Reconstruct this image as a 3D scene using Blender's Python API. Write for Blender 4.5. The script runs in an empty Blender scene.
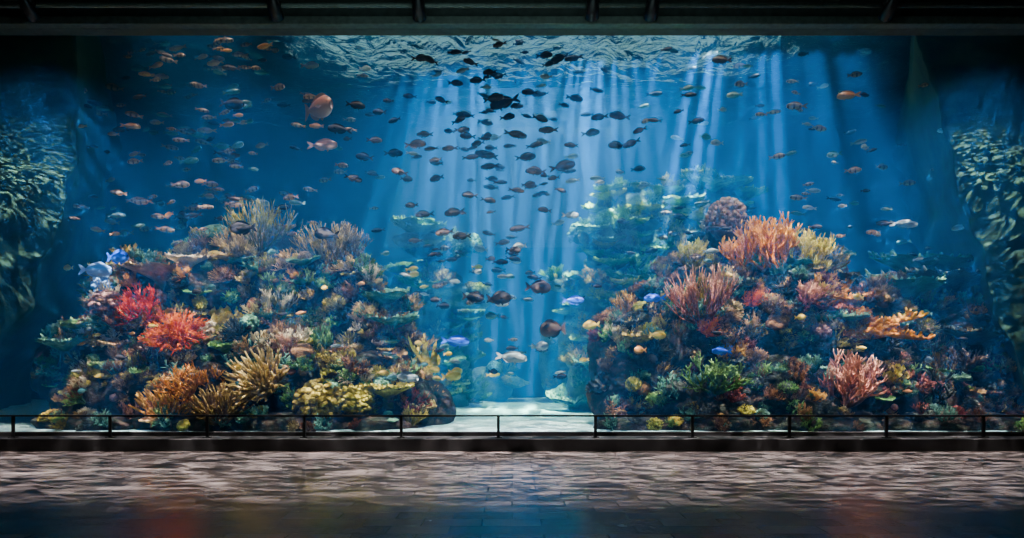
import bpy, bmesh, math, random
from mathutils import Vector, Matrix, noise, Euler
from mathutils.bvhtree import BVHTree

random.seed(11)
R = random.random
def U(a, b): return a + (b - a) * random.random()
scene = bpy.context.scene
COL = scene.collection

# ------------------------------------------------------------------ camera
CAM = Vector((0, -17, 2.2))
cd = bpy.data.cameras.new("camera"); cam = bpy.data.objects.new("camera", cd); COL.objects.link(cam)
cam.location = CAM; cam.rotation_euler = (math.radians(90), 0, 0)
cd.lens = 24; cd.sensor_width = 36; cd.shift_y = 0.088; cd.clip_end = 200
scene.camera = cam

K = 36.0 / 24.0 / 1024.0          # metres per image pixel per metre of camera distance
def sc(Y): return K * (17 + Y)
def W(u, v, Y):                   # image pixel coordinates, projected from the camera to depth Y -> world metres
    s = sc(Y); return Vector(((u - 512) * s, Y, 2.2 - (v - 359) * s))

# ------------------------------------------------------------------ material helpers
def newmat(name):
    m = bpy.data.materials.new(name); m.use_nodes = True
    nt = m.node_tree; nt.nodes.clear()
    out = nt.nodes.new('ShaderNodeOutputMaterial')
    return m, nt, out
def N(nt, t, **kw):
    n = nt.nodes.new(t)
    for k, v in kw.items():
        if k in n.inputs: n.inputs[k].default_value = v
        else: setattr(n, k, v)
    return n
def ramp(nt, stops, interp='LINEAR'):
    r = nt.nodes.new('ShaderNodeValToRGB'); r.color_ramp.interpolation = interp
    e = r.color_ramp.elements
    while len(e) < len(stops): e.new(0.5)
    for i, (p, c) in enumerate(stops):
        e[i].position = p; e[i].color = (c[0], c[1], c[2], 1)
    return r
def simple(name, col, rough=0.6, metal=0.0, bump=0.0, bscale=20, var=0.0):
    m, nt, out = newmat(name); L = nt.links.new
    p = N(nt, 'ShaderNodeBsdfPrincipled'); p.inputs['Roughness'].default_value = rough
    p.inputs['Metallic'].default_value = metal
    tc = N(nt, 'ShaderNodeTexCoord'); n = N(nt, 'ShaderNodeTexNoise', Scale=bscale, Detail=4.0)
    L(tc.outputs['Object'], n.inputs['Vector'])
    lo = [c * (1 - var) for c in col]; hi = [min(1, c * (1 + var)) for c in col]
    r = ramp(nt, [(0.3, lo), (0.7, hi)]); L(n.outputs['Fac'], r.inputs['Fac'])
    L(r.outputs['Color'], p.inputs['Base Color'])
    if bump:
        b = N(nt, 'ShaderNodeBump', Strength=bump); L(n.outputs['Fac'], b.inputs['Height']); L(b.outputs['Normal'], p.inputs['Normal'])
    L(p.outputs[0], out.inputs['Surface'])
    return m

def coral_mat(name, base, tip, hue=0.03, val=0.3, scale=9, bump=0.5):
    m, nt, out = newmat(name); L = nt.links.new
    p = N(nt, 'ShaderNodeBsdfPrincipled'); p.inputs['Roughness'].default_value = 0.7; p.inputs['Specular IOR Level'].default_value = .2
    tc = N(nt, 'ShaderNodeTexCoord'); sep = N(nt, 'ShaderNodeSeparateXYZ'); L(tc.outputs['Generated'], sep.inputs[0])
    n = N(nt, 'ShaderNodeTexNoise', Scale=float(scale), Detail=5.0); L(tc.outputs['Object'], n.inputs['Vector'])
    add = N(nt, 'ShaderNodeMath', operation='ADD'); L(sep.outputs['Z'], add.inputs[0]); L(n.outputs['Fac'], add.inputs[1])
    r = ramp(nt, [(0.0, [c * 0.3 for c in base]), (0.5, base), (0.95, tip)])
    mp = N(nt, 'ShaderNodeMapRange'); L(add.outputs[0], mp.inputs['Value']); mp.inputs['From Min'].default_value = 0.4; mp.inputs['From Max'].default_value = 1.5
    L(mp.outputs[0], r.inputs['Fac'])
    oi = N(nt, 'ShaderNodeObjectInfo'); hs = N(nt, 'ShaderNodeHueSaturation')
    m1 = N(nt, 'ShaderNodeMapRange'); L(oi.outputs['Random'], m1.inputs['Value']); m1.inputs['To Min'].default_value = 0.5 - hue; m1.inputs['To Max'].default_value = 0.5 + hue
    m2 = N(nt, 'ShaderNodeMath', operation='MULTIPLY'); m2.inputs[1].default_value = 7.31; L(oi.outputs['Random'], m2.inputs[0])
    fr = N(nt, 'ShaderNodeMath', operation='FRACT'); L(m2.outputs[0], fr.inputs[0])
    m3 = N(nt, 'ShaderNodeMapRange'); L(fr.outputs[0], m3.inputs['Value']); m3.inputs['To Min'].default_value = 1 - val; m3.inputs['To Max'].default_value = 1 + val
    L(m1.outputs[0], hs.inputs['Hue']); L(m3.outputs[0], hs.inputs['Value']); L(r.outputs['Color'], hs.inputs['Color'])
    L(hs.outputs['Color'], p.inputs['Base Color'])
    n2 = N(nt, 'ShaderNodeTexVoronoi', Scale=float(scale * 4)); L(tc.outputs['Object'], n2.inputs['Vector'])
    b = N(nt, 'ShaderNodeBump', Strength=bump, Distance=0.05); L(n2.outputs['Distance'], b.inputs['Height']); L(b.outputs['Normal'], p.inputs['Normal'])
    L(p.outputs[0], out.inputs['Surface'])
    return m

M = {}
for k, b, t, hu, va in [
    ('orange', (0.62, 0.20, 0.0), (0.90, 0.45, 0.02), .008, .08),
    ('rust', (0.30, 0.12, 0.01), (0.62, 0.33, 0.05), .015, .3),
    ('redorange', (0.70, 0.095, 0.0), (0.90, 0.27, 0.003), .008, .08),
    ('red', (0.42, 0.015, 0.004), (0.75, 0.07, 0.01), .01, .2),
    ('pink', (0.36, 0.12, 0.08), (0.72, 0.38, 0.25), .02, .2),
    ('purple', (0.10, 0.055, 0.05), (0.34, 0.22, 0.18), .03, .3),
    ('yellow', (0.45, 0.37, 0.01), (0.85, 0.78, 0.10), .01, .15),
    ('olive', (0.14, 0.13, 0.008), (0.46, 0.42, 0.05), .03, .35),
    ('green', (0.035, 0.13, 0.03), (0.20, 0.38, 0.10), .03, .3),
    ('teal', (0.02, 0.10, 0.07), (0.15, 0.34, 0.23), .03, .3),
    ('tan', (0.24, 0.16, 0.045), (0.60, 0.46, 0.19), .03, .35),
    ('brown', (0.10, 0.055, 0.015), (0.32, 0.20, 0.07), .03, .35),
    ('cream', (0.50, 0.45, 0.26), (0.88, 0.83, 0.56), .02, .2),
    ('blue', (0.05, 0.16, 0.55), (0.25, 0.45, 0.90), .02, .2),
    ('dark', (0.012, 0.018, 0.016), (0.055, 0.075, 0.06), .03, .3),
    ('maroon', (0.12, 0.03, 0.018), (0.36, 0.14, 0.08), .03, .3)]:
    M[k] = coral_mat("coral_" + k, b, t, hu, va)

def rock_mat(name, cols, scale=1.2, bump=1.0):
    m, nt, out = newmat(name); L = nt.links.new
    p = N(nt, 'ShaderNodeBsdfPrincipled'); p.inputs['Roughness'].default_value = 0.85; p.inputs['Specular IOR Level'].default_value = .15
    tc = N(nt, 'ShaderNodeTexCoord')
    n = N(nt, 'ShaderNodeTexNoise', Scale=float(scale), Detail=8.0, Roughness=0.7); L(tc.outputs['Object'], n.inputs['Vector'])
    st = [(0.30 + 0.4 * i / (len(cols) - 1), c) for i, c in enumerate(cols)]
    r = ramp(nt, st); L(n.outputs['Fac'], r.inputs['Fac']); L(r.outputs['Color'], p.inputs['Base Color'])
    n2 = N(nt, 'ShaderNodeTexNoise', Scale=float(scale * 5), Detail=8.0, Roughness=0.75); L(tc.outputs['Object'], n2.inputs['Vector'])
    b = N(nt, 'ShaderNodeBump', Strength=bump, Distance=0.25); L(n2.outputs['Fac'], b.inputs['Height']); L(b.outputs['Normal'], p.inputs['Normal'])
    L(p.outputs[0], out.inputs['Surface'])
    return m
M['rock'] = rock_mat("reef_rock", [(0.006, 0.008, 0.008), (0.035, 0.026, 0.018), (0.018, 0.036, 0.024), (0.07, 0.045, 0.035), (0.035, 0.055, 0.035)])
M['rockwall'] = rock_mat("algae_rock", [(0.003, 0.012, 0.010), (0.007, 0.028, 0.021), (0.012, 0.042, 0.026), (.02, .052, .032)], 1.1, .25)
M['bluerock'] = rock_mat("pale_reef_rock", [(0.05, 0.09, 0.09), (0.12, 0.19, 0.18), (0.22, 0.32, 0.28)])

# ------------------------------------------------------------------ mesh helpers
class MB:
    def __init__(s): s.v = []; s.f = []; s.m = []
    def tube(s, pts, rad, n=5, mi=0, cap=True):
        base = len(s.v)
        for i, p in enumerate(pts):
            a = pts[max(0, i - 1)]; b = pts[min(len(pts) - 1, i + 1)]
            d = (b - a); d = d.normalized() if d.length > 1e-9 else Vector((0, 0, 1))
            x = d.orthogonal().normalized(); y = d.cross(x)
            for k in range(n):
                t = 2 * math.pi * k / n
                s.v.append(p + (x * math.cos(t) + y * math.sin(t)) * rad[i])
        for i in range(len(pts) - 1):
            for k in range(n):
                a = base + i * n + k; b = base + i * n + (k + 1) % n
                s.f.append((a, b, b + n, a + n)); s.m.append(mi)
        if cap:
            s.f.append(tuple(base + (len(pts) - 1) * n + k for k in range(n))); s.m.append(mi)
    def grid(s, fn, nu, nv, mi=0, wrap=False):
        base = len(s.v)
        for i in range(nu + 1):
            for j in range(nv + 1): s.v.append(Vector(fn(i / nu, j / nv)))
        for i in range(nu):
            for j in range(nv):
                a = base + i * (nv + 1) + j
                s.f.append((a, a + 1, a + nv + 2, a + nv + 1)); s.m.append(mi)
    def box(s, lo, hi, mi=0):
        b = len(s.v)
        for x in (lo[0], hi[0]):
            for y in (lo[1], hi[1]):
                for z in (lo[2], hi[2]): s.v.append(Vector((x, y, z)))
        for f in [(0, 1, 3, 2), (4, 6, 7, 5), (0, 4, 5, 1), (2, 3, 7, 6), (0, 2, 6, 4), (1, 5, 7, 3)]:
            s.f.append(tuple(b + i for i in f)); s.m.append(mi)
    def blob(s, c, r, sub=2, fn=None, mi=0):
        bm = bmesh.new(); bmesh.ops.create_icosphere(bm, subdivisions=sub, radius=1)
        b = len(s.v)
        for v in bm.verts:
            d = v.co.normalized(); k = fn(d) if fn else 1
            s.v.append(Vector(c) + Vector((d.x * r[0], d.y * r[1], d.z * r[2])) * k)
        for f in bm.faces: s.f.append(tuple(b + v.index for v in f.verts)); s.m.append(mi)
        bm.free()
    def mesh(s, name, mats, smooth=True):
        me = bpy.data.meshes.new(name); me.from_pydata([tuple(v) for v in s.v], [], s.f)
        for m in mats: me.materials.append(m)
        me.polygons.foreach_set('material_index', s.m)
        if smooth: me.polygons.foreach_set('use_smooth', [True] * len(me.polygons))
        me.update(); return me
def obj(name, me, parent=None, loc=(0, 0, 0)):
    o = bpy.data.objects.new(name, me); COL.objects.link(o); o.location = loc
    if parent: o.parent = parent
    return o
def empty(name, loc=(0, 0, 0)):
    o = bpy.data.objects.new(name, None); COL.objects.link(o); o.location = loc; o.empty_display_size = 0.2; return o
def boxobj(name, lo, hi, mat, bevel=0.0, parent=None):
    mb = MB(); mb.box(lo, hi); o = obj(name, mb.mesh(name, [mat], False), parent)
    if bevel:
        b = o.modifiers.new("bevel", 'BEVEL'); b.width = bevel; b.segments = 2
    return o

# ------------------------------------------------------------------ coral generators (unit size, base at origin)
def rdir(d, ang):
    x = d.orthogonal().normalized(); y = d.cross(x); t = U(0, 2 * math.pi)
    return (d * math.cos(ang) + (x * math.cos(t) + y * math.sin(t)) * math.sin(ang)).normalized()
def g_bush(mains=10, levels=3, kids=3, spread=1.1, r0=0.045, L0=0.34, flat=False, ang=0.55, upb=0.25, n=5, fall=0.72):
    mb = MB()
    def grow(p, d, L, r, lv):
        pts = [p]; q = p; dd = d
        for i in range(3):
            dd = (dd + Vector((U(-.18, .18), 0 if flat else U(-.18, .18), U(-.05, .18) + upb * .2))).normalized()
            q = q + dd * L / 3; pts.append(q)
        mb.tube(pts, [r, r * .9, r * .8, r * (.62 if lv else .4)], n)
        if lv:
            for k in range(kids):
                nd = rdir(dd, U(ang * .5, ang * 1.3))
                if flat: nd.y *= 0.1; nd.normalize()
                nd = (nd + Vector((0, 0, upb))).normalized()
                st = pts[-1] if k < 2 else pts[2]
                grow(st, nd, L * U(fall - .12, fall + .1), r * .68, lv - 1)
    for i in range(mains):
        a = 2 * math.pi * i / mains + U(-.3, .3); th = spread * math.sqrt(U(0.02, 1))
        d = Vector((math.sin(th) * math.cos(a), (0.1 if flat else 1) * math.sin(th) * math.sin(a), math.cos(th))).normalized()
        grow(Vector((0, 0, -0.05)), d, L0 * U(.8, 1.15), r0, levels)
    return mb
def g_fingers(n=150, L=0.45, r=0.03, dome=(0.35, 0.35, 0.25), bulb=1.0, droop=0.0):
    mb = MB(); mb.blob((0, 0, 0.02), dome, 3)
    for i in range(n):
        z = U(0.0, 1); a = U(0, 6.283); s = math.sqrt(1 - z * z)
        d = Vector((s * math.cos(a), s * math.sin(a), z)); p = Vector((d.x * dome[0], d.y * dome[1], d.z * dome[2])) * .92
        l = L * U(.7, 1.1); pts = [p]; dd = (d + Vector((0, 0, .5))).normalized(); q = p
        for k in range(4):
            dd = (dd + Vector((U(-.2, .2), U(-.2, .2), U(-.1, .2) - droop * k * .25))).normalized(); q = q + dd * l / 4; pts.append(q)
        mb.tube(pts, [r, r * .85, r * .75, r * .7 * bulb, r * .35 * bulb], 5)
    return mb
def g_table(nubs=110, thick=0.05):
    mb = MB(); ph = [U(0, 6.28) for _ in range(4)]
    def rad(a): return 0.5 * (1 + .13 * math.sin(2 * a + ph[0]) + .09 * math.sin(5 * a + ph[1]) + .05 * math.sin(9 * a + ph[2]) + .03 * math.sin(17 * a + ph[3]))
    def top(u, v):
        a = v * 2 * math.pi; r = rad(a) * u
        return (r * math.cos(a), r * math.sin(a), .22 + .10 * u * u + .02 * math.sin(7 * a + ph[1]) * u + .02 * noise.noise(Vector((r * math.cos(a) * 9, r * math.sin(a) * 9, ph[0]))))
    def bot(u, v):
        a = -v * 2 * math.pi; r = .09 + (rad(a) - .09) * u ** .7 if u > 0 else .09
        return (r * math.cos(a), r * math.sin(a), .02 + .26 * u ** .6 + .02 * math.sin(7 * a + ph[1]) * u)
    mb.grid(top, 8, 56); mb.grid(bot, 7, 56)
    mb.tube([Vector((0, 0, -.2)), Vector((0, 0, .04)), Vector((0, 0, .2))], [.14, .09, .14], 9)
    for i in range(nubs):
        a = U(0, 6.283); u = math.sqrt(R()); p = Vector(top(u, a / 6.2832)); d = Vector((math.cos(a) * u * .7, math.sin(a) * u * .7, 1)).normalized()
        mb.tube([p - d * .01, p + d * U(.03, .08)], [.022, .010], 5)
    return mb
def g_brain(k=7, amp=.12, sq=.7):
    mb = MB(); o = Vector((U(0, 50), 0, 0))
    def fn(d):
        a = noise.noise(d * k + o); return 1 + amp * (1 - 2.2 * abs(a)) + .12 * noise.noise(d * 1.7 + o)
    mb.blob((0, 0, .18), (.5, .5, .5 * sq), 5, fn); return mb
def g_knobs(n=90, r=.085):
    mb = MB(); mb.blob((0, 0, .2), (.38, .38, .36), 3)
    for i in range(n):
        z = U(-.35, 1); a = U(0, 6.283); s = math.sqrt(1 - z * z); d = Vector((s * math.cos(a), s * math.sin(a), z))
        rr = r * U(.6, 1.2); mb.blob(Vector((0, 0, .22)) + Vector((d.x * .41, d.y * .41, d.z * .40)), (rr, rr, rr), 2, lambda q: 1 + .12 * noise.noise(q * 4 + d * 9))
    return mb
def g_ruffle(cups=5):
    mb = MB()
    for c in range(cups):
        cx, cy = U(-.22, .22), U(-.22, .22); ph = U(0, 6.28); R0 = U(.22, .36); k = random.randint(5, 9); h = U(.2, .45)
        def f(u, v):
            a = v * (5.3) + ph; r = R0 * (.15 + .85 * u); z = h * u ** 1.3 + .06 * u * u * math.sin(k * a) + .03 * u * math.sin(2.3 * k * a)
            r2 = r * (1 + .16 * u * math.cos(k * a + 1)); return (cx + r2 * math.cos(a), cy + r2 * math.sin(a), z)
        mb.grid(f, 8, 60)
    mb.blob((0, 0, 0), (.3, .3, .12), 2)
    return mb
def g_tubes(n=7):
    mb = MB()
    for i in range(n):
        a = U(0, 6.28); d = Vector((math.cos(a) * .35, math.sin(a) * .35, 1)).normalized(); p = Vector((math.cos(a) * .14, math.sin(a) * .14, -.05)); L = U(.4, .85); r = U(.06, .09)
        mb.tube([p, p + d * L * .3, p + d * L * .7, p + d * L, p + d * (L + .01), p + d * (L - .12)], [r * .7, r * .9, r, r * 1.12, r * .85, r * .6], 10)
    return mb
def g_blades(n=26, L=1.0):
    mb = MB()
    for i in range(n):
        a = U(0, 6.28); bx, by = U(-.12, .12), U(-.12, .12); l = L * U(.5, 1); w = U(.03, .05); ph = U(0, 6); ax = U(0, 6.28); lean = U(.05, .35)
        def f(u, v):
            ww = w * math.sin(math.pi * min(1, .12 + u * .88)) ** .5 * (v - .5) * 2
            return (bx + math.cos(a) * lean * u * u * l + .04 * math.sin(u * 7 + ph) + math.cos(ax) * ww, by + math.sin(a) * lean * u * u * l + math.sin(ax) * ww, u * l - .03)
        mb.grid(f, 10, 2)
    return mb
def g_chain():
    mb = MB()
    for s in range(5):
        p = Vector((U(-.2, .2), U(-.1, .1), U(-.05, .05))); d = Vector((1, U(-.3, .3), U(-.5, .1))).normalized(); pts = [p]
        for i in range(7):
            d = (d + Vector((U(-.2, .2), U(-.2, .2), U(-.2, .25)))).normalized(); p = p + d * .14; pts.append(p)
            for k in range(5):
                e = rdir(d, U(.6, 1.3)); e.z = abs(e.z); l = U(.06, .14); mb.tube([p, p + e * l * .6, p + e * l], [.03, .026, .012], 5)
        mb.tube(pts, [.045] * 6 + [.035, .02], 6)
    return mb

KINDS = {
 'bush': [g_bush() for _ in range(2)],
 'dense': [g_bush(mains=16, levels=3, kids=3, spread=1.35, r0=.03, L0=.27, ang=.7) for _ in range(2)],
 'spray': [g_bush(mains=34, levels=2, kids=3, spread=1.25, r0=.014, L0=.42, ang=.28, n=4) for _ in range(1)],
 'fan': [g_bush(mains=9, levels=4, kids=3, spread=1.1, r0=.022, L0=.28, flat=True, ang=.5, n=4) for _ in range(1)],
 'stag': [g_bush(mains=8, levels=2, kids=4, spread=1.2, r0=.05, L0=.36, ang=.8) for _ in range(2)],
 'fingers': [g_fingers(), g_fingers(110, .3, .045, (.4, .4, .28), 1.3)],
 'anemone': [g_fingers(230, .5, .018, (.3, .3, .2), 1.2, .5)],
 'table': [g_table() for _ in range(3)],
 'brain': [g_brain(), g_brain(10, .08, .6)],
 'knobs': [g_knobs(), g_knobs(160, .055)],
 'ruffle': [g_ruffle(), g_ruffle(7)],
 'tubes': [g_tubes()],
 'blades': [g_blades()],
 'chain': [g_chain()],
}
cache = {}
def cmesh(kind, var, color):
    k = (kind, var, color)
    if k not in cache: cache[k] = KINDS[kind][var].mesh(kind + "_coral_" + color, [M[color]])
    return cache[k]
def rnd_mesh(kind, color): return cmesh(kind, random.randrange(len(KINDS[kind])), color)

# ------------------------------------------------------------------ rocks
def rock(mb, c, r, sub=5, seed=0.0, amp=.3):
    o = Vector((seed * 13.7, seed * 5.1, seed * 2.3))
    def fn(d):
        q = Vector((d.x * r[0], d.y * r[1], d.z * r[2])) + o
        a = noise.fractal(q * .75, 1.0, 2.0, 3); b = abs(noise.noise(q * 2.1)); e = noise.noise(q * 5.0)
        return 1 + amp * a + .16 * (0.35 - b) + .05 * e
    mb.blob(c, r, sub, fn)
def reef(lumps, seed, mat):
    mb = MB()
    for i, (u, v, ru, rv, Y) in enumerate(lumps):
        s = sc(Y); rock(mb, W(u, v, Y), (ru * s, (ru + rv) * .45 * s if rv > 20 else .9, rv * s), 5 if ru > 30 else 4, seed + i)
    for v in mb.v: v.z = max(v.z, 0.1)
    return mb
left_l = [(110,362,50,44,3.8),(95,400,38,28,3.0),(160,330,66,58,4.2),(220,305,70,62,4.8),(285,308,66,66,4.8),(350,318,48,55,4.8),(385,365,42,55,4.2),(250,385,100,55,3.3),(170,398,70,38,2.6),(330,395,78,42,3.0),(402,405,32,32,2.6),(245,272,40,30,5.2),(325,280,46,32,5.4),
          (105,424,56,12,1.6),(205,424,70,16,1.5),(300,425,66,14,1.5),(375,427,42,11,1.6),(72,375,34,36,4.4)]
right_l = [(640,372,44,55,3.8),(618,402,32,32,3.2),(700,345,66,72,4.2),(770,325,72,68,4.5),(835,352,66,64,4.2),(740,405,100,44,2.8),(850,405,68,40,2.8),(930,345,56,56,4.8),(965,385,52,48,4.0),(900,305,44,28,5.2),(725,256,26,42,5.3),(785,286,54,36,5.0),(690,286,32,30,5.2),(905,408,56,32,3.0),(1003,400,34,38,4.2),
          (640,427,42,11,1.6),(720,425,66,13,1.5),(820,424,70,15,1.5),(920,425,66,13,1.5),(990,425,44,12,1.6)]
midL = [(440,250,36,9,10),(425,300,34,40,10.5),(465,300,28,9,9.8),(440,345,34,45,11.5),(440,290,34,9,9.5),(420,240,26,8,9.5),(425,385,40,34,10),(485,386,26,18,14)]
midR = [(645,208,56,16,9),(660,250,64,40,9),(610,236,32,9,8.5),(640,310,60,60,9),(700,206,48,24,9.5),(592,345,30,40,9),(594,385,26,34,8),(562,365,22,36,13.5),(610,285,42,12,8.6),(570,285,22,8,9),(625,262,40,9,8.4)]
def build_reef(lumps, seed, mat):
    mb = reef(lumps, seed, mat); root = empty("coral_reef")
    me = mb.mesh("reef_rock", [mat]); o = obj("rock", me, root)
    bvh = BVHTree.FromPolygons([tuple(v) for v in mb.v], mb.f)
    return root, bvh
rootL, bvL = build_reef(left_l, 1, M['rock'])
rootR, bvR = build_reef(right_l, 31, M['rock'])
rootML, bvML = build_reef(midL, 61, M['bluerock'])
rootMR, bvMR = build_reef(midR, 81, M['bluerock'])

def orient(o, nrm, up=.6, spin=None):
    z = (nrm * (1 - up) + Vector((0, 0, 1)) * up + Vector((0, -.15, 0))).normalized()
    q = z.to_track_quat('Z', 'Y'); o.rotation_mode = 'QUATERNION'
    o.rotation_quaternion = q @ Euler((0, 0, U(0, 6.28) if spin is None else spin)).to_quaternion()

def scatter(root, bvh, box, n, table, smin, smax, up=.5, low=None):
    x0, x1, z0, z1 = box; w = [t[2] for t in table]; i = 0; tries = 0
    while i < n and tries < n * 12:
        tries += 1
        x = U(x0, x1)
        if R() < .72: o = Vector((x, -0.5, U(z0, z1))); d = Vector((U(-.35, .35), 1, U(-.45, .05))).normalized()
        else: o = Vector((x, U(.9, 9), z1 + 2)); d = Vector((U(-.2, .2), U(-.1, .3), -1)).normalized()
        h, nr, fi, dist = bvh.ray_cast(o, d)
        if h is None or h.z < .4: continue
        if nr.dot(d) > 0: nr = -nr
        t = random.choices(table, w)[0]; colr = random.choice(t[1])
        # steep or overhung faces and reef foot: shade put in as darker coral colours
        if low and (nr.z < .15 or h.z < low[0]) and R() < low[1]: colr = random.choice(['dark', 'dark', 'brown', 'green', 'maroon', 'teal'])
        me = rnd_mesh(t[0], colr); c = obj(t[0] + "_coral", me, root)
        s = U(smin, smax) * t[3]
        if h.y < 1.6: s *= .7
        c.location = h - nr * s * .06; orient(c, nr, .85 if t[0] == 'table' else up)
        c.scale = (s * U(.85, 1.2), s * U(.85, 1.2), s * U(.75, 1.15)); i += 1

tabL = [('bush',['tan','olive','green','brown','teal','cream','tan'],2.6,1.0),('dense',['olive','brown','teal','brown','tan','rust','green'],3.0,1.0),('table',['teal','green','olive','tan'],1.6,1.1),
        ('brain',['olive','brown','teal','tan'],.9,.65),('knobs',['purple','brown','teal','olive'],1.3,.7),('ruffle',['olive','tan','brown','teal'],1.4,1.0),
        ('fingers',['olive','tan','brown','green'],1.8,.8),('stag',['teal','tan','olive','brown'],2,1.0),('tubes',['yellow','purple','teal'],.3,.7),('anemone',['cream','tan','olive'],.7,.8),('spray',['tan','olive','brown'],1.0,.8)]
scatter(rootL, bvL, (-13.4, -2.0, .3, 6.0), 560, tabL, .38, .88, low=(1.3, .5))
tabR = [('bush',['brown','olive','maroon','rust','tan','olive','teal'],2.6,1.0),('dense',['brown','maroon','brown','olive','dark','teal','rust'],3.0,1.0),('table',['teal','dark','brown'],1.2,1.2),
        ('brain',['brown','teal','olive','dark'],.8,.65),('knobs',['purple','brown','dark','teal'],1.3,.7),('ruffle',['brown','dark','olive'],1.2,1.0),
        ('fingers',['brown','tan','olive','dark'],1.8,.8),('stag',['dark','teal','brown','tan'],2,1.0),('anemone',['purple','tan'],.5,.8),('spray',['brown','purple','maroon'],1.0,.8)]
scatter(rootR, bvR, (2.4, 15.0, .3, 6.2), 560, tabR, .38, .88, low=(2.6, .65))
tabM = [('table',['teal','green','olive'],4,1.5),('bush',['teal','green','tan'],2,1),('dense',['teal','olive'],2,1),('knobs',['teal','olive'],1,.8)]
scatter(rootML, bvML, (-6.5, 1.0, .5, 9), 70, tabM, .6, 1.2)
scatter(rootMR, bvMR, (0, 11, .5, 9.5), 150, tabM, .6, 1.2)

# ------------------------------------------------------------------ named corals
allb = {'L': bvL, 'R': bvR, 'ML': bvML, 'MR': bvMR}
def hero(name, kind, var, color, u, v, wu, reefk, up=.75, zs=1.0, spin=None, unit=1.0, sink=.05):
    d = (W(u, v, 3) - CAM).normalized()
    h, nr, fi, dist = allb[reefk].ray_cast(CAM, d)
    if h is None:
        h, nr, fi, dist = allb[reefk].find_nearest(W(u, v, 4.6))
    if nr.dot(d) > 0: nr = -nr
    s = wu * sc(h.y) / unit
    o = obj(name, cmesh(kind, var, color)); o.location = h - nr * s * sink + Vector((0, -.12, 0)); orient(o, nr, up, spin); o.scale = (s, s, s * zs)
    return o
# left reef
hero("spray_gorgonian", 'spray', 0, 'olive', 262, 250, 80, 'L', .95, .9, 0, 1.3)
hero("spray_gorgonian", 'spray', 0, 'tan', 330, 262, 74, 'L', .9, .8, 1, 1.3)
hero("sea_fan", 'fan', 0, 'brown', 345, 266, 74, 'L', .95, .9, .1, 1.3)
hero("brain_coral", 'brain', 0, 'teal', 216, 240, 32, 'L')
hero("red_branching_coral", 'dense', 0, 'red', 144, 316, 62, 'L', .6, .9, None, 1.2)
hero("orange_branching_coral", 'dense', 1, 'redorange', 174, 346, 62, 'L', .4, .9, None, 1.2)
hero("orange_sponge_coral", 'anemone', 0, 'redorange', 182, 338, 46, 'L', .4)
hero("orange_sponge_coral", 'dense', 0, 'redorange', 160, 322, 30, 'L', .4)
hero("lettuce_coral", 'ruffle', 1, 'yellow', 226, 325, 60, 'L', .7, .7)
hero("table_coral", 'table', 0, 'tan', 162, 280, 62, 'L', .95)
hero("table_coral", 'table', 1, 'cream', 190, 268, 40, 'L', .95)
hero("white_branching_coral", 'bush', 0, 'cream', 280, 318, 40, 'L', .9, 1.2, None, 1.2)
hero("pink_fan_coral", 'fan', 0, 'pink', 284, 355, 54, 'L', .6, .7, .4, 1.3)
hero("finger_coral", 'fingers', 0, 'tan', 262, 385, 62, 'L', .6, 1, None, 1.2)
hero("golden_branching_coral", 'dense', 0, 'rust', 195, 400, 78, 'L', .6, 1, None, 1.2)
hero("finger_coral", 'fingers', 0, 'rust', 172, 412, 60, 'L', .5, 1, None, 1.2)
hero("finger_coral", 'fingers', 0, 'brown', 222, 412, 56, 'L', .5, 1, None, 1.2)
hero("brain_coral", 'knobs', 1, 'olive', 322, 408, 60, 'L', .7, .7)
hero("brain_coral", 'knobs', 1, 'olive', 355, 404, 46, 'L', .7, .7)
hero("table_coral", 'table', 2, 'olive', 388, 398, 50, 'L', .95, 1)
hero("table_coral", 'table', 1, 'teal', 66, 352, 48, 'L', .95, 1)
hero("table_coral", 'table', 0, 'green', 84, 334, 40, 'L', .95, 1)
hero("purple_knob_coral", 'knobs', 0, 'purple', 110, 312, 34, 'L')
hero("maroon_coral", 'dense', 1, 'maroon', 122, 330, 48, 'L', .6, 1, None, 1.2)
hero("blue_sponge", 'knobs', 0, 'blue', 108, 290, 24, 'L', .7)
hero("cream_coral", 'bush', 1, 'cream', 372, 285, 26, 'L', .9, 1.1, None, 1.2)
hero("table_coral", 'table', 0, 'teal', 385, 305, 50, 'L', .97)
hero("table_coral", 'table', 1, 'teal', 395, 330, 46, 'L', .97)
# right reef
hero("brown_cauliflower_coral", 'knobs', 1, 'purple', 725, 234, 46, 'R', .95, 1.15)
hero("orange_bush_coral", 'dense', 0, 'orange', 760, 266, 84, 'R', .97, 1.2, None, 1.2)
hero("orange_bush_coral", 'dense', 1, 'orange', 742, 270, 62, 'R', .97, 1.2, None, 1.2)
hero("orange_bush_coral", 'bush', 1, 'orange', 775, 270, 54, 'R', .97, 1.1, None, 1.2)
hero("yellow_bush_coral", 'dense', 1, 'yellow', 806, 266, 68, 'R', .97, 1.15, None, 1.25)
hero("yellow_bush_coral", 'dense', 0, 'yellow', 692, 268, 54, 'R', .97, 1.1, None, 1.25)
hero("pink_gorgonian", 'spray', 0, 'pink', 698, 322, 74, 'R', .9, 1.1, 1, 1.3)
hero("red_coral", 'dense', 1, 'redorange', 754, 306, 38, 'R', .6, 1, None, 1.2)
hero("red_coral", 'dense', 0, 'redorange', 705, 334, 36, 'R', .6, 1, None, 1.2)
hero("pink_bush_coral", 'dense', 0, 'pink', 848, 402, 84, 'R', .8, 1.2, None, 1.2)
hero("pink_bush_coral", 'dense', 1, 'pink', 808, 302, 46, 'R', .8, .9, None, 1.2)
hero("orange_staghorn_coral", 'chain', 0, 'orange', 824, 300, 50, 'R', .9, 1.4, .9, 1.0)
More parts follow.
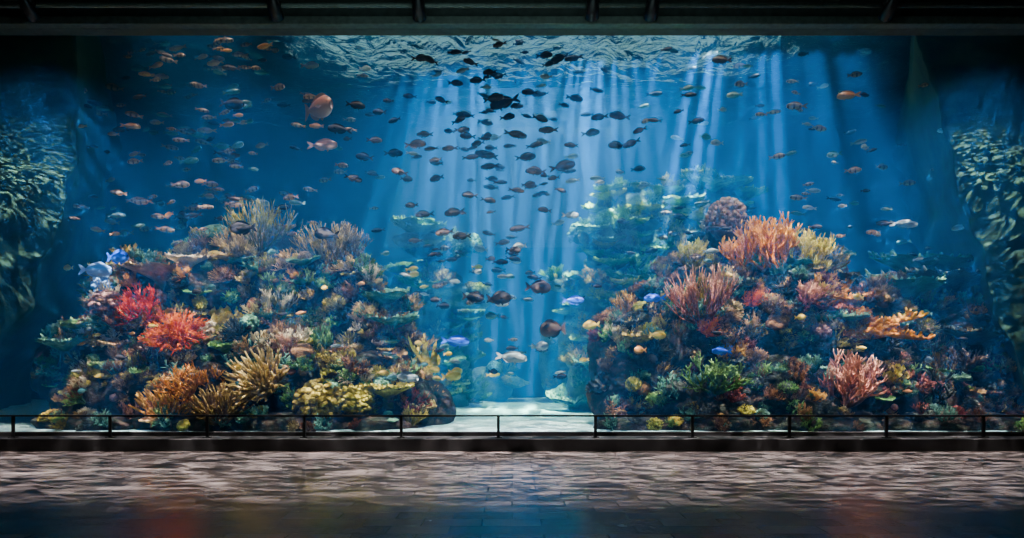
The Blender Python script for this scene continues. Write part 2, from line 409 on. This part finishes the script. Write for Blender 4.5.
hero("orange_staghorn_coral", 'chain', 0, 'orange', 848, 330, 58, 'R', .9, 1.1, .1, 1.0)
hero("orange_staghorn_coral", 'chain', 0, 'orange', 834, 316, 50, 'R', .9, 1.1, .3, 1.0)
hero("yellow_lettuce_coral", 'ruffle', 0, 'yellow', 890, 378, 34, 'R', .7, .8)
hero("table_coral", 'table', 0, 'teal', 925, 280, 86, 'R', .97)
hero("table_coral", 'table', 1, 'dark', 950, 292, 70, 'R', .97)
hero("table_coral", 'table', 2, 'teal', 905, 300, 80, 'R', .97)
hero("table_coral", 'table', 0, 'dark', 970, 345, 60, 'R', .97)
hero("green_bush_coral", 'dense', 1, 'green', 715, 392, 80, 'R', .9, .8, None, 1.2)
hero("green_table_coral", 'table', 2, 'olive', 640, 345, 40, 'R', .95)
hero("yellow_coral", 'knobs', 0, 'yellow', 633, 388, 18, 'R', .7)
hero("blue_sponge", 'knobs', 0, 'blue', 722, 355, 20, 'R', .6)
hero("staghorn_coral", 'stag', 0, 'dark', 925, 405, 60, 'R', .8, 1, None, 1.2)
hero("staghorn_coral", 'stag', 1, 'purple', 960, 370, 50, 'R', .8, 1, None, 1.2)
hero("cream_coral", 'bush', 0, 'cream', 612, 338, 24, 'R', .9, 1, None, 1.2)
# seagrass on a boulder by the left reef
g = obj("yellow_sea_grass", cmesh('blades', 0, 'yellow')); g.location = W(424, 380, 3.4); g.scale = (1.9, 1.9, 1.5)
mbk = MB(); rock(mbk, (0, 0, 0), (.85, .7, 1.15), 5, 5.5); rk = obj("sand_boulder", mbk.mesh("boulder", [M['rock']])); rk.location = (g.location.x, 3.4, .55)

# ------------------------------------------------------------------ tank side rock walls, back wall, sand
def interp(z, pts):
    if z <= pts[0][0]: return pts[0][1]
    for (a, xa), (b, xb) in zip(pts, pts[1:]):
        if z <= b: t = (z - a) / (b - a); t = t * t * (3 - 2 * t); return xa + (xb - xa) * t
    return pts[-1][1]
def sidewall(name, sgn, seed, prof):
    mb = MB()
    def f(u, v):
        z = .1 + 13.0 * v; e = interp(z, prof)
        q = Vector((u * 5.0, z * .55, seed))
        n = noise.fractal(q, 1, 2, 5); n2 = noise.noise(Vector((u * 14, z * 1.1, seed))); n3 = noise.noise(Vector((0, z * .5, seed + 4)))
        if u < .5:   # broad face turned to the window
            t = u / .5; x = 21 + (e - 21) * t; y = .5 + 1.1 * t ** 3 + .4 * n * t + .12 * n2 + .25
            x += .35 * n3 * t
        else:        # receding face
            t = (u - .5) / .5; x = e + 6.5 * t + .35 * n3 + .5 * n * t; y = 1.85 + 12.6 * t + (.4 * n + .12 * n2) * (1 - t)
        return (sgn * x, y, z)
    mb.grid(f, 130, 110); return obj(name, mb.mesh(name, [M['rockwall']]))
sidewall("rock_wall_left", -1, 3, [(0, 15.6), (1.5, 15.2), (2.7, 14.3), (3.8, 13.3), (6.8, 12.2), (9, 12.0), (13, 11.7)])
sidewall("rock_wall_right", 1, 9, [(0, 14.4), (1.1, 14.1), (4.9, 13.1), (7.3, 12.2), (9.5, 11.6), (13, 11.3)])
mat_blue = simple("tank_back_paint", (0.005, 0.04, 0.10), .8, 0, .3, 1.5, .3)
boxobj("wall_tank_back", (-26, 15.2, 0), (26, 15.5, 15), mat_blue)
boxobj("wall_tank_left", (-26.3, 0.1, 0), (-26, 15.2, 15), mat_blue)
boxobj("wall_tank_right", (26, 0.1, 0), (26.3, 15.2, 15), mat_blue)
sm = simple("pale_sand", (0.34, 0.60, 0.62), .9, 0, .6, 6, .2)
mb = MB(); mb.grid(lambda u, v: (-25.9 + 51.8 * u, .12 + 15.0 * v, .34 + .10 * noise.fractal(Vector((-26 + 52 * u, v * 15, 0)) * .5, 1, 2, 3) * min(1, v * 8)), 200, 70)
obj("sand_bed", mb.mesh("sand_bed", [sm]))

# water surface
SZ = 13.1
m, nt, out = newmat("water_surface"); L = nt.links.new
tc = N(nt, 'ShaderNodeTexCoord'); n1 = N(nt, 'ShaderNodeTexNoise', Scale=1.2, Detail=4.0, Distortion=1.5); L(tc.outputs['Object'], n1.inputs['Vector'])
bp = N(nt, 'ShaderNodeBump', Strength=1.0, Distance=1.4); L(n1.outputs['Fac'], bp.inputs['Height'])
gl = N(nt, 'ShaderNodeBsdfGlossy', Roughness=.1); gl.inputs['Color'].default_value = (.4, .75, .85, 1); L(bp.outputs['Normal'], gl.inputs['Normal'])
rf = N(nt, 'ShaderNodeBsdfRefraction', Roughness=.08, IOR=1.33); L(bp.outputs['Normal'], rf.inputs['Normal'])
tr = N(nt, 'ShaderNodeBsdfTransparent')
mx = N(nt, 'ShaderNodeMixShader'); mx.inputs[0].default_value = .6; L(gl.outputs[0], mx.inputs[1]); L(rf.outputs[0], mx.inputs[2])
mx2 = N(nt, 'ShaderNodeMixShader'); mx2.inputs[0].default_value = .65; L(tr.outputs[0], mx2.inputs[1]); L(mx.outputs[0], mx2.inputs[2])
L(mx2.outputs[0], out.inputs['Surface'])
mb = MB()
mb.grid(lambda u, v: (-25.9 + 51.8 * u, .12 + 15.0 * v, SZ + .22 * noise.fractal(Vector((-26 + 52 * u, 15 * v * 1.3, 0)) * .8, 1, 2, 3)), 260, 90)
obj("water_surface", mb.mesh("water_surface", [m]))

# water volume
m, nt, out = newmat("tank_water"); L = nt.links.new
vs = N(nt, 'ShaderNodeVolumeScatter', Density=.058, Anisotropy=.1); vs.inputs['Color'].default_value = (0.012, 0.235, 0.80, 1)
va = N(nt, 'ShaderNodeVolumeAbsorption', Density=.060); va.inputs['Color'].default_value = (.45, .66, .90, 1)
ad = N(nt, 'ShaderNodeAddShader'); L(vs.outputs[0], ad.inputs[0]); L(va.outputs[0], ad.inputs[1])
L(ad.outputs[0], out.inputs['Volume'])
boxobj("tank_water", (-25.9, .1, .0), (25.9, 15.15, SZ - .3), m)

# glass
m, nt, out = newmat("acrylic_window"); L = nt.links.new
tr = N(nt, 'ShaderNodeBsdfTransparent'); gl = N(nt, 'ShaderNodeBsdfGlossy', Roughness=.03); mx = N(nt, 'ShaderNodeMixShader'); mx.inputs[0].default_value = .02
L(tr.outputs[0], mx.inputs[1]); L(gl.outputs[0], mx.inputs[2]); L(mx.outputs[0], out.inputs['Surface'])
mb = MB(); mb.grid(lambda u, v: (-16 + 32 * u, 0.03, .35 + 9.95 * v), 1, 1); obj("window_1", mb.mesh("window_1", [m], False))

# ------------------------------------------------------------------ fish
def fish_mesh(name, mats, prof, wid, tail=.22, fork=.5, dors=.12, curve=.0):
    mb = MB(); ns = 14; nr = 12; L = 1 - tail
    for i in range(ns + 1):
        t = i / ns; x = .5 - t * L; h = max(.012, prof(t)); w = max(.01, wid * prof(t) ** .8 * 1.0)
        for k in range(nr):
            a = 2 * math.pi * k / nr; mb.v.append(Vector((x, w * math.cos(a) + curve * t * t, h * math.sin(a))))
    for i in range(ns):
        for k in range(nr):
            a = i * nr + k; b = i * nr + (k + 1) % nr; mb.f.append((a, b, b + nr, a + nr)); mb.m.append(0)
    mb.f.append(tuple(range(nr))); mb.m.append(0)
    xe = .5 - L; hp = prof(1)
    def poly(pts):
        b = len(mb.v); [mb.v.append(Vector(p)) for p in pts]; mb.f.append(tuple(range(b, b + len(pts)))); mb.m.append(1)
    th = max(.10, prof(.45) * .85)
    yc = curve
    for sg in (1, -1):
        poly([(xe + .03, yc, 0), (xe + .02, yc, sg * hp), (xe - tail * .55, yc * 1.3, sg * th * .8), (xe - tail, yc * 1.5, sg * th), (xe - tail * .85, yc * 1.4, sg * th * .5), (xe - tail * (1 - fork), yc * 1.3, 0)])
    for sg, t0, t1, hh in ((1, .22, .88, dors), (-1, .5, .9, dors * .85)):
        m = 7; b = len(mb.v)
        for j in range(m + 1):
            t = t0 + (t1 - t0) * j / m; x = .5 - t * L; z = prof(t) * .93; e = hh * math.sin(math.pi * min(1, .18 + j / m * .82)) ** .6
            y = curve * t * t; mb.v.append(Vector((x, y, sg * z))); mb.v.append(Vector((x - .05, y, sg * (z + e))))
        for j in range(m): a = b + j * 2; mb.f.append((a, a + 2, a + 3, a + 1)); mb.m.append(1)
    for sg in (1, -1):
        wx = wid * prof(.33) ** .8
        poly([(.5 - .30 * L, sg * wx * .9, -.02), (.5 - .36 * L, sg * (wx + .07), .0), (.5 - .48 * L, sg * (wx + .09), -.06), (.5 - .38 * L, sg * (wx + .02), -.07)])
        poly([(.5 - .34 * L, sg * .01, -prof(.34) * .9), (.5 - .42 * L, sg * .03, -prof(.4) - .07), (.5 - .46 * L, sg * .01, -prof(.46) * .9)])
        he = prof(.12); mb.blob((.5 - .12 * L, sg * wid * he ** .8 * .88, he * .3), (.018, .012, .018), 1, None, 2)
    return mb.mesh(name, mats)
def p_oval(h): return lambda t: h * (math.sin(math.pi * min(1, (t * .93 + .035)) ** .8) ** .75) * (1 - .35 * t) + .018
def p_slim(h): return lambda t: h * (math.sin(math.pi * (t * .9 + .05) ** .75) ** .8) + .02
def fish_mat(name, back, belly, stripe=None, sw=12, rough=.35):
    m, nt, out = newmat(name); L = nt.links.new
    p = N(nt, 'ShaderNodeBsdfPrincipled'); p.inputs['Roughness'].default_value = rough
    tc = N(nt, 'ShaderNodeTexCoord'); s = N(nt, 'ShaderNodeSeparateXYZ'); L(tc.outputs['Generated'], s.inputs[0])
    r = ramp(nt, [(.3, belly), (.62, back)]); L(s.outputs['Z'], r.inputs['Fac']); c = r.outputs['Color']
    if stripe:
        w = N(nt, 'ShaderNodeMath', operation='MULTIPLY'); w.inputs[1].default_value = sw; L(s.outputs['X'], w.inputs[0])
        sn = N(nt, 'ShaderNodeMath', operation='SINE'); L(w.outputs[0], sn.inputs[0]); gt = N(nt, 'ShaderNodeMath', operation='GREATER_THAN'); gt.inputs[1].default_value = .55; L(sn.outputs[0], gt.inputs[0])
        mx = N(nt, 'ShaderNodeMix', data_type='RGBA'); L(gt.outputs[0], mx.inputs[0]); L(c, mx.inputs[6]); mx.inputs[7].default_value = (*stripe, 1); c = mx.outputs[2]
    L(c, p.inputs['Base Color']); L(p.outputs[0], out.inputs['Surface']); return m
eye = simple("fish_eye", (.01, .01, .01), .15)
FM = {
 'dark': (fish_mat("fish_dark", (.005, .005, .008), (.012, .012, .016), None, 0, .8), simple("fin_dark", (.006, .006, .008), .9)),
 'darkbrown': (fish_mat("fish_darkbrown", (.02, .013, .013), (.08, .045, .03), None, 0, .7), simple("fin_darkbrown", (.03, .015, .015), .8)),
 'orange': (fish_mat("fish_orange", (.42, .18, .04), (.62, .36, .13)), simple("fin_orange", (.45, .23, .08))),
 'tan': (fish_mat("fish_tan", (.14, .09, .05), (.36, .26, .15), (.06, .04, .025), 22), simple("fin_tan", (.2, .13, .08))),
 'silver': (fish_mat("fish_silver", (.12, .20, .24), (.35, .45, .48), None, 0, .3), simple("fin_silver", (.22, .3, .34))),
 'blue': (fish_mat("fish_blue", (.01, .08, .80), (.03, .22, .98)), simple("fin_blue", (.02, .15, .95))),
 'paleblue': (fish_mat("fish_paleblue", (.06, .25, .7), (.3, .5, .85)), simple("fin_paleblue", (.2, .4, .8))),
 'yellow': (fish_mat("fish_yellow", (.65, .45, .03), (.8, .7, .15)), simple("fin_yellow", (.8, .6, .1))),
 'pink': (fish_mat("fish_pink", (.42, .18, .15), (.54, .34, .29)), simple("fin_pink", (.44, .24, .2))),
 'teal': (fish_mat("fish_teal", (.02, .10, .12), (.12, .28, .28)), simple("fin_teal", (.05, .15, .17))),
}
SH = {'slim': (p_slim(.115), .55, .22, .55, .06), 'oval': (p_oval(.24), .40, .20, .4, .09), 'round': (p_oval(.33), .33, .18, .2, .11), 'mid': (p_oval(.17), .45, .22, .5, .08)}
fc = {}
def fmesh(sh, c):
    cv = random.choice([-.05, 0, .05]); k = (sh, c, cv)
    if k not in fc:
        p, w, t, f, d = SH[sh]; fc[k] = fish_mesh("fish_" + sh + "_" + c, [FM[c][0], FM[c][1], eye], p, w, t, f, d, cv)
    return fc[k]
bvall = [bvL, bvR, bvML, bvMR]
def fish(name, sh, c, u, v, lu, Y, face=None, parent=None, pitch=None):
    P = W(u, v, Y); d = (P - CAM); dl = d.length; d.normalize()
    for b in bvall:
        h = b.ray_cast(CAM, d)
        if h[0] is not None and (h[3] < dl + .9):
            Y2 = max(.9, h[0].y - 1.3); P = W(u, v, Y2); Y = min(Y, Y2); dl = (P - CAM).length
    o = obj(name, fmesh(sh, c), parent); s = lu * sc(Y); o.location = P
    if face is None: face = random.choice([0, 180])
    o.rotation_euler = (U(-.1, .1), U(-.22, .22) if pitch is None else pitch, math.radians(face + U(-30, 30))); o.scale = (s, s, s)
    return o
schoolC = empty("fish_school"); schoolL = empty("fish_school"); schoolR = empty("fish_school")
for (u, v, l) in [(231,104,26),(355,105,17),(340,129,20),(353,178,15),(365,157,17),(393,153,17),(415,144,18),(425,134,16),(400,172,14),(437,178,14),(420,58,15),(431,60,14),(454,52,13),(471,62,13),(500,44,12),(505,102,26),(493,98,18),(466,115,15),(458,120,14),(462,130,14),(487,155,21),(490,166,17),(515,134,20),(525,157,18),(540,118,15),(549,130,18),(534,145,15),(537,171,18),(562,166,22),(560,58,15),(574,58,16),(544,55,14),(574,98,15),(590,133,16),(600,117,15),(620,116,18),(618,145,18),(632,143,16),(468,136,14),(450,148,15),(455,212,18),(425,214,16),(445,232,16),(520,228,18),(513,250,14),(500,262,14),(470,195,14),(462,236,16),(516,190,14),(488,200,13),(412,205,12),(436,160,12),(478,80,14),(455,83,14),(490,72,12),(530,92,14),(410,96,12),(442,100,12),(395,120,12),(380,112,14),(374,140,14),(640,130,12),(655,120,12),(596,90,12),(560,190,12),(545,210,12),(572,145,14),(507,117,14),(478,143,12),(470,157,14),(500,182,12),(528,184,12)]:
    fish("dark_fish", random.choice(['mid', 'mid', 'slim']), random.choice(['dark', 'dark', 'dark', 'darkbrown']), u, v, l * 1.2, U(1.4, 3.5), 180 if R() < .65 else 0, schoolC)
for i in range(120):
    fish("dark_fish", random.choice(['mid', 'slim']), random.choice(['dark', 'dark', 'dark', 'darkbrown', 'silver']), random.gauss(495, 65), min(350, abs(random.gauss(130, 85)) + 38), U(9, 16), U(2.5, 7), None, schoolC)
for i in range(230):
    u = min(380, max(75, random.gauss(195, 80))); v = U(40, 235)
    fish("brown_fish", random.choice(['slim', 'mid', 'slim']), random.choice(['orange', 'tan', 'tan', 'teal', 'darkbrown', 'dark', 'tan']), u, v, U(10, 19), U(2, 8), None, schoolL)
for i in range(115):
    fish("grey_fish", random.choice(['slim', 'mid', 'slim']), random.choice(['tan', 'silver', 'teal', 'dark', 'dark', 'tan']), U(640, 965), U(50, 260), U(9, 17), U(2, 8), None, schoolR)
for i in range(60):
    fish("reef_fish", random.choice(['slim', 'mid', 'oval']), random.choice(['silver', 'tan', 'yellow', 'teal', 'dark', 'dark']), random.choice([U(300, 600), U(380, 520)]), U(240, 385), U(9, 15), U(2, 6), None, schoolC)
for i in range(40):
    fish("reef_fish", random.choice(['slim', 'mid', 'oval']), random.choice(['orange', 'tan', 'yellow', 'teal', 'dark', 'silver']), random.choice([U(60, 380), U(620, 980)]), U(250, 400), U(8, 13), U(2, 4), None, schoolR)
for (u, v, l, sh, c, nm) in [(317,108,34,'round','pink','pink_fish'),(322,145,27,'mid','pink','pink_fish'),(244,228,24,'oval','dark','black_fish'),(327,234,22,'oval','dark','black_fish'),
    (498,298,24,'oval','dark','black_fish'),(538,287,24,'oval','darkbrown','black_fish'),(473,297,20,'oval','dark','black_fish'),(553,329,24,'round','darkbrown','black_fish'),
    (455,341,26,'mid','blue','blue_tang'),(510,357,32,'slim','silver','silver_fish'),(573,300,20,'mid','blue','blue_tang'),(95,270,26,'oval','paleblue','pale_blue_fish'),(117,257,24,'oval','blue','blue_tang'),
    (404,377,30,'slim','silver','silver_fish'),(722,351,18,'mid','blue','blue_tang'),(849,95,20,'mid','orange','orange_fish'),(797,106,18,'mid','tan','brown_fish'),(592,325,16,'oval','yellow','yellow_fish'),
    (903,224,24,'slim','silver','silver_fish'),(866,147,14,'mid','silver','silver_fish'),(451,376,18,'oval','yellow','yellow_fish'),(540,346,16,'oval','silver','silver_fish'),(657,335,16,'oval','yellow','yellow_fish'),
    (640,350,14,'oval','orange','orange_fish'),(570,215,16,'mid','silver','silver_fish'),(722,60,18,'mid','darkbrown','brown_fish'),(655,298,20,'mid','blue','blue_tang'),(818,128,18,'slim','tan','brown_fish')]:
    fish(nm, sh, c, u, v, l * 1.1, 2.0, None, None, U(-.1, .1))

# ------------------------------------------------------------------ hall
mat_black = simple("black_painted_concrete", (.006, .007, .008), .7, 0, .1, 8, .3)
mat_rail = simple("dark_steel", (.02, .022, .025), .35, .8, 0, 10, .1)
mat_ceil = simple("dark_ceiling_paint", (.03, .045, .045), .7, 0, .2, 5, .3)
mat_beam = simple("grey_green_steel", (.06, .085, .08), .55, .3, .1, 9, .25)
# floor
m, nt, out = newmat("wet_stone_tiles"); L = nt.links.new
p = N(nt, 'ShaderNodeBsdfPrincipled'); tc = N(nt, 'ShaderNodeTexCoord')
br = N(nt, 'ShaderNodeTexBrick', Scale=1.0); br.inputs['Mortar Size'].default_value = .014; br.inputs['Brick Width'].default_value = .8; br.inputs['Row Height'].default_value = .4
br.inputs['Color1'].default_value = (.10, .09, .085, 1); br.inputs['Color2'].default_value = (.16, .14, .135, 1); br.inputs['Mortar'].default_value = (.012, .012, .012, 1)
L(tc.outputs['Object'], br.inputs['Vector'])
n1 = N(nt, 'ShaderNodeTexNoise', Scale=1.1, Detail=5.0); L(tc.outputs['Object'], n1.inputs['Vector'])
rr = N(nt, 'ShaderNodeMapRange'); L(n1.outputs['Fac'], rr.inputs['Value']); rr.inputs['From Min'].default_value = .3; rr.inputs['From Max'].default_value = .7; rr.inputs['To Min'].default_value = .12; rr.inputs['To Max'].default_value = .28
p.inputs['Specular IOR Level'].default_value = .4
L(rr.outputs[0], p.inputs['Roughness']); L(br.outputs['Color'], p.inputs['Base Color'])
n2 = N(nt, 'ShaderNodeTexNoise', Scale=14.0, Detail=4.0); L(tc.outputs['Object'], n2.inputs['Vector'])
b1 = N(nt, 'ShaderNodeBump', Strength=.12, Distance=.02); L(n2.outputs['Fac'], b1.inputs['Height'])
b2 = N(nt, 'ShaderNodeBump', Strength=.8, Distance=.015); b2.invert = True; L(br.outputs['Fac'], b2.inputs['Height']); L(b1.outputs['Normal'], b2.inputs['Normal']); L(b2.outputs['Normal'], p.inputs['Normal'])
L(p.outputs[0], out.inputs['Surface'])
boxobj("floor", (-16, -26, -.2), (16, 0, 0), m)
boxobj("kerb", (-16, -.75, 0), (16, -.01, .30), mat_black, .02)
boxobj("trim_1", (-16, -.12, .30), (16, -.01, .40), mat_black, .01)
boxobj("wall_front_base", (-26, -.0, -.2), (26, .09, .34), mat_black)
boxobj("wall_left", (-16.3, -26, 0), (-16, 0, 12), mat_ceil)
boxobj("wall_right", (16, -26, 0), (16.3, 0, 12), mat_ceil)
boxobj("wall_back", (-16, -26.3, 0), (16, -26, 12), mat_ceil)
boxobj("ceiling", (-16, -26, 11.6), (16, -.25, 11.9), mat_ceil)
boxobj("wall_window_head", (-26, -.25, 10.3), (26, .09, 15.5), mat_ceil)
boxobj("wall_window_left", (-26, -.0, .34), (-16, .09, 10.3), mat_ceil)
boxobj("wall_window_right", (16, -.0, .34), (26, .09, 10.3), mat_ceil)
boxobj("trim_2", (-16, -.5, 10.30), (16, -.25, 10.5), mat_beam, .02)
def ibeam(name, axis, a, b, c, z, h=.5, w=.35, t=.06):
    mb = MB()
    if axis == 'x':
        mb.box((a, c - w / 2, z), (b, c + w / 2, z + t)); mb.box((a, c - w / 2, z + h - t), (b, c + w / 2, z + h)); mb.box((a, c - t / 2, z + t), (b, c + t / 2, z + h - t))
    else:
        mb.box((c - w / 2, a, z), (c + w / 2, b, z + t)); mb.box((c - w / 2, a, z + h - t), (c + w / 2, b, z + h)); mb.box((c - t / 2, a, z + t), (c + t / 2, b, z + h - t))
    return obj(name, mb.mesh(name, [mat_beam], False))
ibeam("ceiling_beam", 'x', -16, 16, -1.1, 10.75); ibeam("ceiling_beam", 'x', -16, 16, -2.6, 11.05)
for x in (-12.2, -7.2, -2.6, 2.2, 7.8, 12.6): ibeam("ceiling_joist", 'y', -14, -.26, x, 10.95, .6, .42)
mb = MB()
for y, z in ((-.75, 10.62), (-1.8, 10.85)):
    mb.tube([Vector((-16, y, z)), Vector((16, y, z))], [.06, .06], 8)
obj("ceiling_conduit", mb.mesh("conduit", [mat_beam]))
for x in (-11.4, -5.6, -2.2, 1.9, 3.3, 8.9):
    mb = MB(); mb.tube([Vector((x, -.95, 10.95)), Vector((x, -.95, 10.62))], [.03, .03], 8); mb.box((x - .14, -1.05, 10.55), (x + .14, -.85, 10.62))
    mb.tube([Vector((x, -1.1, 10.62)), Vector((x, -.95, 10.48)), Vector((x, -.72, 10.33)), Vector((x, -.70, 10.32))], [.10, .15, .17, .12], 12)
    obj("ceiling_spotlight", mb.mesh("ceiling_spotlight", [mat_rail]))
# railing
rail = empty("railing")
mb = MB(); ry = -.5
mb.box((-15.9, ry - .03, .81), (15.9, ry + .03, .85)); obj("top_rail", mb.mesh("top_rail", [mat_rail], False), rail)
mb = MB(); mb.box((-15.9, ry - .012, .40), (15.9, ry + .012, .42)); obj("lower_rail", mb.mesh("lower_rail", [mat_rail], False), rail)
mb = MB()
for i in range(-6, 7):
    x = -.33 + i * 2.345; mb.box((x - .035, ry - .02, .30), (x + .035, ry + .02, .82)); mb.box((x - .09, ry - .06, .30), (x + .09, ry + .06, .32))
obj("posts", mb.mesh("posts", [mat_rail], False), rail)

# ------------------------------------------------------------------ lights
def gobo(ld, col, sx, sy, seed, lo, hi, pw=1.0, detail=2.0, dist=.4, yrange=None, slot=None):
    ld.use_nodes = True; nt = ld.node_tree; nt.nodes.clear(); L = nt.links.new
    out = nt.nodes.new('ShaderNodeOutputLight'); em = N(nt, 'ShaderNodeEmission'); em.inputs['Color'].default_value = (*col, 1)
    tc = N(nt, 'ShaderNodeTexCoord'); s = N(nt, 'ShaderNodeSeparateXYZ'); L(tc.outputs['Normal'], s.inputs[0])
    az = N(nt, 'ShaderNodeMath', operation='ABSOLUTE'); L(s.outputs['Z'], az.inputs[0])
    dx = N(nt, 'ShaderNodeMath', operation='DIVIDE'); L(s.outputs['X'], dx.inputs[0]); L(az.outputs[0], dx.inputs[1])
    dy = N(nt, 'ShaderNodeMath', operation='DIVIDE'); L(s.outputs['Y'], dy.inputs[0]); L(az.outputs[0], dy.inputs[1])
    mxx = N(nt, 'ShaderNodeMath', operation='MULTIPLY'); mxx.inputs[1].default_value = sx; L(dx.outputs[0], mxx.inputs[0])
    mxy = N(nt, 'ShaderNodeMath', operation='MULTIPLY'); mxy.inputs[1].default_value = sy; L(dy.outputs[0], mxy.inputs[0])
    cb = N(nt, 'ShaderNodeCombineXYZ'); L(mxx.outputs[0], cb.inputs[0]); L(mxy.outputs[0], cb.inputs[1]); cb.inputs[2].default_value = seed
    nz = N(nt, 'ShaderNodeTexNoise', Scale=1.0, Detail=detail, Distortion=dist); L(cb.outputs[0], nz.inputs['Vector'])
    mr = N(nt, 'ShaderNodeMapRange'); mr.clamp = True; L(nz.outputs['Fac'], mr.inputs['Value']); mr.inputs['From Min'].default_value = lo; mr.inputs['From Max'].default_value = hi
    pwn = N(nt, 'ShaderNodeMath', operation='POWER'); pwn.inputs[1].default_value = pw; L(mr.outputs[0], pwn.inputs[0])
    res = pwn.outputs[0]
    def mul(a, b):
        mm = N(nt, 'ShaderNodeMath', operation='MULTIPLY'); L(a, mm.inputs[0]); L(b, mm.inputs[1]); return mm.outputs[0]
    if yrange:
        m1 = N(nt, 'ShaderNodeMapRange'); m1.interpolation_type = 'SMOOTHSTEP'; L(dy.outputs[0], m1.inputs['Value']); m1.inputs['From Min'].default_value = yrange[0]; m1.inputs['From Max'].default_value = yrange[1]
        res = mul(res, m1.outputs[0])
    if slot:     # beam shaped in its emission, a thin sheet that keeps the shafts sharp
        ab = N(nt, 'ShaderNodeMath', operation='ABSOLUTE'); L(dy.outputs[0], ab.inputs[0])
        m1 = N(nt, 'ShaderNodeMapRange'); m1.interpolation_type = 'SMOOTHSTEP'; L(ab.outputs[0], m1.inputs['Value']); m1.inputs['From Min'].default_value = 0; m1.inputs['From Max'].default_value = slot
        m1.inputs['To Min'].default_value = 1; m1.inputs['To Max'].default_value = 0; res = mul(res, m1.outputs[0])
    L(res, em.inputs['Strength']); L(em.outputs[0], out.inputs[0])
def spot(name, loc, energy, size, blend=.5, radius=.05, target=None, col=(1, 1, 1)):
    ld = bpy.data.lights.new(name, 'SPOT'); ld.energy = energy; ld.spot_size = math.radians(size); ld.spot_blend = blend; ld.shadow_soft_size = radius; ld.color = col
    o = bpy.data.objects.new(name, ld); COL.objects.link(o); o.location = loc
    if target: o.rotation_euler = (Vector(target) - Vector(loc)).to_track_quat('-Z', 'Y').to_euler()
    return o
SB = "shaft_haze_spot"
a = spot(SB, (1.5, 9, 30), 520000, 54, 1, .03); gobo(a.data, (.6, .9, 1), 34, 3, 1.0, .46, .74, 1.5)
e = spot(SB, (1.2, 11, 34), 400000, 42, 1, .5); gobo(e.data, (.5, .95, 1), 6, 2, 22.0, .1, .8, 1)  # broad soft spot added to raise the overall blue haze
a2 = spot(SB, (2.2, 9, 28), 4600000, 52, 1, .03); gobo(a2.data, (.6, .92, 1), 40, 1, 31.0, .50, .72, 1.6, slot=.07)
b = spot(SB, (3.6, 7.4, 20), 2500000, 36, 1, .03); gobo(b.data, (.68, .98, 1), 26, 1, 4.0, .44, .70, 1.5, slot=.09)
c = spot(SB, (8.6, 6.8, 25), 5200000, 42, 1, .02); gobo(c.data, (.62, .85, 1), 62, 1, 9.0, .48, .66, 1.6, slot=.06)
d = spot(SB, (-1.6, 8.2, 22), 2200000, 38, 1, .03); gobo(d.data, (.5, .95, 1), 30, 1, 12.0, .46, .70, 1.5, slot=.08)
ar = bpy.data.lights.new("overhead_fill", 'AREA'); ar.shape = 'RECTANGLE'; ar.size = 18; ar.size_y = 6; ar.energy = 400; ar.color = (.42, .92, 1)  # added area light: ambient fill for the tank and bright surface ripples
ao = bpy.data.objects.new("overhead_fill", ar); COL.objects.link(ao); ao.location = (1, 11, 19)
for (x, tx, en, cl) in [(-8.5, -9.2, 18000, (1, .84, .62)), (-4.5, -5.5, 20000, (1, .86, .66)), (5.0, 6.2, 25000, (1, .84, .62)), (8.5, 8.5, 12000, (1, .82, .6)), (12, 12, 2200, (.7, .85, 1))]:
    spot("reef_fill", (x, 1.2, 18), en, 34, 1, .12, (tx, 3.6, 2.0), cl)  # added warm spots, offset the blue cast of the water on the corals
for x in (-12, -7, -2.2, 2.6, 7.5, 12):
    s = spot("floor_caustic_fill", (x, -1.3, 10.5), 36000, 125, .8, .01); gobo(s.data, (1, .85, .82), 8, 20, x * 3.1, .50, .66, 1.5, 5.0, 2.2, (-.60, -.25))  # added spots: stand in for rippled tank light falling on the floor
w = bpy.data.worlds.new("world"); scene.world = w; w.use_nodes = True
w.node_tree.nodes['Background'].inputs[0].default_value = (.02, .05, .08, 1); w.node_tree.nodes['Background'].inputs[1].default_value = .1
hl = bpy.data.lights.new("ceiling_fill", 'AREA'); hl.size = 8; hl.energy = 260; hl.color = (.6, .9, .85); ho = bpy.data.objects.new("ceiling_fill", hl); COL.objects.link(ho); ho.location = (0, -7, 8.5); ho.rotation_euler = (math.radians(135), 0, 0)  # unseen area light added to lift the dark ceiling beams
print("objects", len(bpy.data.objects))
